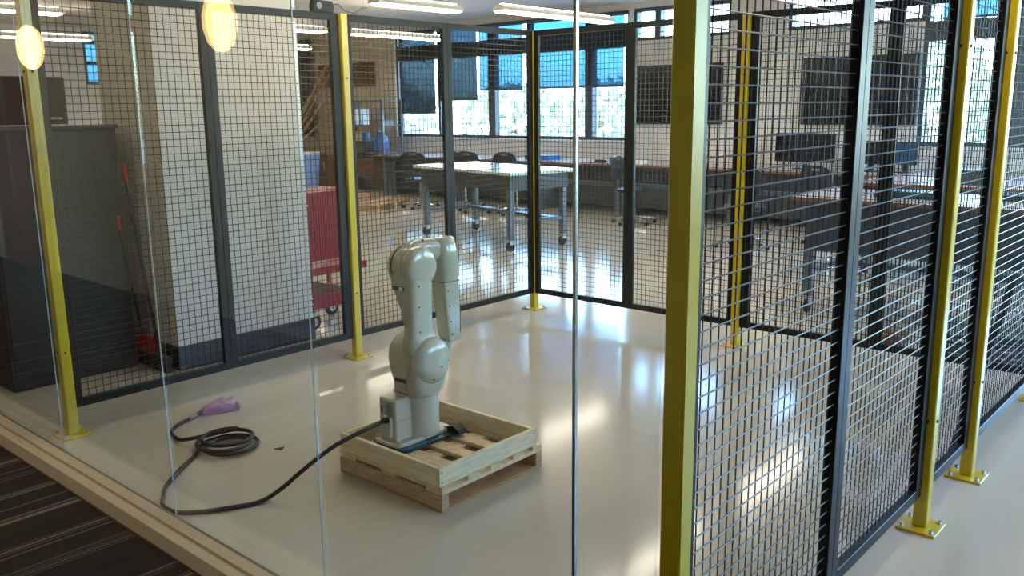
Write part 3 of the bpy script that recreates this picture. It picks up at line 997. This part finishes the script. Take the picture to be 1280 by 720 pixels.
monitor(-.36, 5.75, .74, .78, .36, 'wide black monitor on the bench below the right display')
monitor(.48, 5.75, .74, .42, .28, 'smaller black monitor on the bench, left of the lit one', rz=.1)
monitor(.86, 5.8, .74, .26, .27, 'small lit blue monitor on the far bench at right', True)
for x, y, z, w, d_, h, m, lb in ((-4.62, 5.7, .74, .5, .3, .07, 'blue', 'flat blue case on the far bench left of the corner post'),
                                (-3.35, 5.5, .74, .16, .1, .045, 'rubber', 'small black box on the bench right of the glass joint'),
                                (-3.05, 5.6, .74, .3, .2, .09, 'blue', 'blue tray on the bench under the wide window'),
                                (-2.75, 5.55, .74, .25, .2, .05, 'white_label', 'white papers stacked on the bench beside the blue tray'),
                                (.0, 5.5, .74, .35, .15, .03, 'grey', 'grey keyboard on the bench below the wide monitor'),
                                (2.3, 1.5, .88, .5, .22, .05, 'bluefilm', 'dark blue case on the grey table behind the back fence'),
                                (3.0, 1.75, .88, .45, .3, .04, 'rubber', 'flat black laptop on the grey table at the right edge'),
                                (2.2, 3.2, .86, .4, .25, .12, 'desk_panel', 'dark equipment box on the second-row table')):
    t = thing('desk_item', lb, 'case', (x, y, z))
    MB().rbox(-w / 2, w / 2, -d_ / 2, d_ / 2, 0, h * .7, .006).build('case_body', m, t)
    MB().rbox(-w / 2 + .006, w / 2 - .006, -d_ / 2 + .006, d_ / 2 - .006, h * .7, h, .005).build('case_lid', m, t)

# ------------------------------------------------------------------ far left corner clutter
t = thing('storage_rack', 'dark metal storage rack left of the far windows', 'rack', (0, 0, 0))
rx0, rx1, ry0, ry1 = -9.62, -8.28, 5.55, 6.0
for x in (rx0, rx1):
    for y in (ry0, ry1):
        MB().rbox(x - .02, x + .02, y - .02, y + .02, 0, 1.72, .003).build('upright', 'bench_grey', t)
for z in (.3, .75, 1.25, 1.70):
    MB().rbox(rx0, rx1, ry0, ry1, z - .012, z + .012, .003).build('shelf', 'bench_grey', t)
MB().rbox(-8.95, -8.92, ry0 - .01, ry0 + .02, 1.26, 1.69, .002).build('divider', 'bench_grey', t)
for x, z, w, h, m, lb, cat in ((-9.3, 1.262, .35, .3, 'white_label', 'white carton on the upper level of the storage rack', 'box'),
                              (-9.41, .762, .34, .38, 'cardboard', 'brown carton on the middle level of the storage rack', 'box'),
                              (-9.0, .312, .6, .33, 'brown', 'brown carton on the lowest level of the storage rack', 'box'),
                              (-8.55, 1.262, .3, .1, 'grey', 'flat grey tray on the upper level of the storage rack', 'tray')):
    t = thing('carton', lb, cat, (x, 5.78, z))
    MB().rbox(-w / 2, w / 2, -.15, .15, 0, h - .02, .006).build('carton_body', m, t)
    MB().rbox(-w / 2 - .006, w / 2 + .006, -.156, .156, h - .02, h, .004).build('carton_lid', m, t)
t = thing('water_jug', 'blue translucent jug on the middle level of the storage rack', 'jug', (-8.62, 5.78, .762))
MB().lathe([(0, .12), (.02, .14), (.2, .14), (.28, .12), (.33, .05), (.36, .05)], 24).build('jug_body', 'blue', t, True)
MB().lathe([(.36, .055), (.39, .055)], 16).build('jug_cap', 'white_label', t, True)
t = thing('machine_tool', 'dark bench machine with blue grip on the middle rack level', 'machine', (-9.02, 5.75, .762))
MB().rbox(-.18, .18, -.15, .15, 0, .2, .02).build('machine_body', 'desk_panel', t)
MB().lathe([(.2, .08), (.36, .07)], 18).build('machine_head', 'blue', t, True)

for i, (xb, xt, yb, zt, w) in enumerate(((-11.6, -10.75, 5.6, 2.2, .16), (-11.45, -10.55, 5.55, 2.45, .11), (-11.25, -10.45, 5.5, 2.3, .09), (-11.1, -10.3, 5.5, 2.1, .12), (-11.35, -10.9, 5.45, 1.7, .05), (-10.95, -10.5, 5.4, 1.5, .04))):
    o = MB().bar((xb, yb, .765), (xt, 6.10, zt), w, .03).build('plank', 'pine_old' if i % 2 else 'ply')
    tag(o, ['widest brown wooden plank leaning on the tan wall', 'tallest light plank leaning on the tan wall', 'narrow brown plank in the middle of the leaning planks', 'light plank rightmost of the leaning planks', 'short light stick leaning low among the planks', 'shortest thin stick leaning at the tan wall'][i], 'plank', 'planks leaning on the tan wall')
t = thing('counter_cabinet', 'brown counter cabinet with pale top below the leaning planks', 'cabinet', (0, 0, 0))
MB().rbox(-12.0, -9.7, 5.35, 6.2, 0, .70, .006).build('body', 'brown', t)
MB().rbox(-12.05, -9.66, 5.3, 6.25, .70, .74, .004).build('counter_top', 'cardboard', t)
for x in (-11.9, -11.15, -10.4):
    dd = MB().rbox(x, x + .68, 5.335, 5.35, .05, .66, .003).build('door', 'brown', t)
    MB().rbox(x + .58, x + .6, 5.315, 5.335, .4, .56, .003).build('handle', 'steel', dd)
t = thing('blue_bin', 'pale blue bin in front of the brown counter cabinet', 'bin', (-9.9, 5.0, 0))
MB().loft([(0, 0, 0, .15, .15, 6), (.60, 0, 0, .19, .19, 6), (.72, 0, 0, .2, .2, 6)], 28).build('bin_body', 'pale_blue', t, True)
MB().loft([(.72, 0, 0, .21, .21, 6), (.76, 0, 0, .20, .20, 6)], 28).build('bin_lid', 'white_label', t, True)
t = thing('dark_curtain', 'dark grey curtain hanging right of the white column at back', 'curtain', (0, 0, 0))
pl = []
n = 24
for k in range(n + 1):
    pl.append((-12.3 + 1.05 * k / n, 6.18 + .02 * math.sin(k * 1.6)))
MB().prism(pl + [(a, b + .02) for a, b in reversed(pl)], 1.0, 2.95).build('cloth', 'curtain', t)
MB().lathe([(-12.35, .015), (-11.2, .015)], 10, 'x', (0, 6.19, 2.96)).build('rod', 'dark_frame', t)
t = thing('brown_board', 'brown pinboard on the tan wall behind the leaning planks', 'board', (0, 0, 0))
MB().rbox(-11.1, -9.3, 6.27, 6.295, 2.0, 2.45, .004).build('board_face', 'brown', t)
MB().rbox(-11.12, -9.28, 6.275, 6.298, 1.98, 2.0, .002).build('board_ledge', 'cardboard', t)

# cardboard and pallet pile on floor
t = thing('wood_pallet_pile', 'brown slatted pallet lying flat beyond the red cart', 'pallet', (-7.2, 3.75, 0), math.radians(20))
for k in range(7):
    MB().rbox(-.95 + k * .28, -.75 + k * .28, -.6, .6, .09, .11, .003).build('slat', 'ply', t)
for k in (-.55, 0, .47):
    MB().rbox(-.95, .95, k, k + .08, 0, .09, .003).build('runner', 'pine_old', t)
t = thing('cardboard_sheet', 'flattened cardboard sheet on the brown pallet', 'cardboard', (-7.3, 3.8, .111), math.radians(10))
MB().rbox(-.5, .5, -.35, .35, 0, .02, .004).build('sheet', 'cardboard', t)
MB().rbox(-.3, .4, -.25, .2, .02, .10, .006).build('folded_flap', 'cardboard', t)
t = thing('cable_heap', 'black tangled cable lying beyond the back right fence', 'cable', (3.1, .75, 0))
cp = []
for k in range(40):
    a = k * .9
    cp.append((.3 * math.cos(a) * (1 + .4 * math.sin(k)) + .1 * math.sin(k * 1.7), .22 * math.sin(a * 1.1), .02 + .015 * (k % 5)))
MB().tube(catmull(cp, 4), .009, 6).build('cord', 'cable', t, True)
MB().rbox(-.75, -.55, -.1, .1, 0, .06, .008).build('plug_box', 'brown', t)


# ------------------------------------------------------------------ ceiling fixtures
def fixture(x, y0, y1, label, z=2.6, rz=0.0, w=.09, group='linear pendant lights'):
    t = thing('ceiling_light', label, 'ceiling light', (x, (y0 + y1) / 2, z), rz, group)
    h = (y1 - y0) / 2
    MB().prism([(-w - .01, .0), (w + .01, .0), (w - .01, .035), (.03, .065), (-.03, .065), (-w + .01, .035)], -h, h, 'xz').build('housing', 'fixture', t)
    MB().rbox(-w, w, -h + .02, h - .02, -.018, .0, .008).build('diffuser', 'tube', t)
    MB().rbox(-.028, .028, -h + .04, h - .04, .0655, .075, .003).build('uplight_lens', 'tube', t)
    for s in (-1, 1):
        MB().tube([(0, s * (h - .25), .075), (0, s * (h - .25), ZC - z)], .004, 6).build('hanger', 'steel', t)


fx = [(-2.86, .9, 2.1, 'shorter linear pendant light near the top centre, left of the long one'),
      (-2.47, 2.35, 4.45, 'long linear pendant light above the far inner corner post'),
      (-2.86, -3.3, -1.2, 'unseen linear pendant light above the white column, placed to light its side'),  # unseen lamp, position chosen to light the column's side face
      (-5.94, 3.05, 4.95, 'linear pendant light seen through mesh, left of the windows'),
      (-5.94, .6, 2.6, 'linear pendant light seen behind the red cart post top'),
      (-9.0, 3.2, 4.55, 'short linear pendant light seen right of the white column'),
      (-5.94, -3.2, -.9, 'unseen linear pendant light added left of the white column to light its side'),  # added lamp that brightens the column's side from the left
      (-9.4, -.35, .9, 'linear pendant light seen through mesh at the top left'),
      (.3, -2.4, -.6, 'short linear pendant light added above the robot cell, out of frame'),  # added out of view to brighten the near cell floor
      (3.6, -2.3, -1.2, 'short linear pendant light added above the right fence, out of frame'),  # added out of view to warm the floor outside this fence
      (.3, .2, 2.2, 'linear pendant light above the back fence, out of frame'),
      (.3, 2.6, 4.6, 'linear pendant light near the right display, out of frame'),
      (3.4, .2, 2.2, 'linear pendant light right of the cell, out of frame'),
      (3.4, 2.6, 4.6, 'linear pendant light near the right wall, out of frame')]
for a in fx:
    fixture(*a)

for x in (-5.2, -.9):
    fixture(x, -5.2, -4.2, 'unseen ceiling light added to brighten the hallway, %s' % {-5.2: 'farther left of the two', -.9: 'nearer the viewer of the two'}[x], z=2.95, rz=PI / 2, group='added hallway lights')  # added lights, out of view, lifting carpet, sill and hall wall

# hallway pendants, seen as yellow glows in the glass
for x, y, z, lb in ((-2.45, -4.72, 2.0, 'warm glowing pendant reflected on the far left post'), (.02, -4.74, 2.0, 'warm glowing pendant reflected above the white column')):
    t = thing('hall_pendant', lb, 'pendant lamp', (x, y, z), 0, 'warm pendants in the hallway')
    MB().lathe([(-.15, .005), (-.14, .03), (-.10, .062), (-.03, .08), (.04, .08), (.10, .062), (.14, .03), (.15, .012)], 24).build('globe', 'pendant', t, True)
    MB().lathe([(.148, .02), (.18, .02), (.185, .006)], 14).build('socket', 'alu', t, True)
    MB().tube([(0, 0, .18), (0, 0, ZC - z)], .004, 6).build('cord', 'cable', t)

# ------------------------------------------------------------------ outdoors
struct('ground_outdoor', MB().box(-60, 60, 7.2, 70, -.5, -.4), 'ground', 'pale outdoor ground beyond the windows')
struct('wall_outdoor', MB().box(-40, 30, 30, 30.4, -.4, 1.6), 'outwall', 'pale low wall outdoors beyond the windows')


def tree(x, y, h, rad, label, n=420):
    t = thing('tree', label, 'tree', (x, y, -.4), 0, 'trees outside the windows')
    MB().tube([(0, 0, 0), (.05, .02, h * .35), (0, 0, h * .7)], [.16, .12, .05], 8).build('trunk', 'bark', t, True)
    m = MB()
    for i in range(n):
        a, b = random.uniform(0, 2 * PI), math.acos(random.uniform(-1, 1))
        q = random.uniform(.55, 1) ** .6
        p_ = Vector((rad * q * math.sin(b) * math.cos(a), rad * q * math.sin(b) * math.sin(a), h * .62 + h * .38 * q * math.cos(b)))
        s1 = Vector((random.gauss(0, 1), random.gauss(0, 1), random.gauss(0, 1))).normalized() * .16
        s2 = Vector((random.gauss(0, 1), random.gauss(0, 1), random.gauss(0, 1))).normalized() * .16
        k = len(m.v)
        m.v += [tuple(p_ - s1), tuple(p_ + s2), tuple(p_ + s1), tuple(p_ - s2)]
        m.f.append((k, k + 1, k + 2, k + 3))
    m.build('crown', 'leaf', t, kind='stuff')


tl = ['leafy tree outside the leftmost gap below the shades', 'leafy tree outside the window left of the corner post', 'leafy tree outside the window just right of the corner post', 'low leafy tree outside the window near the left display', 'small leafy tree outside, between the window mullions', 'leafy tree outside the right-edge window', 'second leafy tree outside the right-edge window']
for (x, y, h, rad), lb in zip(((-17, 13, 2.8, 1.7), (-13, 14.5, 2.6, 1.6), (-9.5, 14, 2.5, 1.5), (-6.3, 12.2, 1.8, 1.1), (-11.5, 18, 2.9, 1.8), (-1.2, 13, 3.2, 1.5), (1.6, 16, 4.0, 1.8)), tl):
    tree(x, y, h, rad, lb)
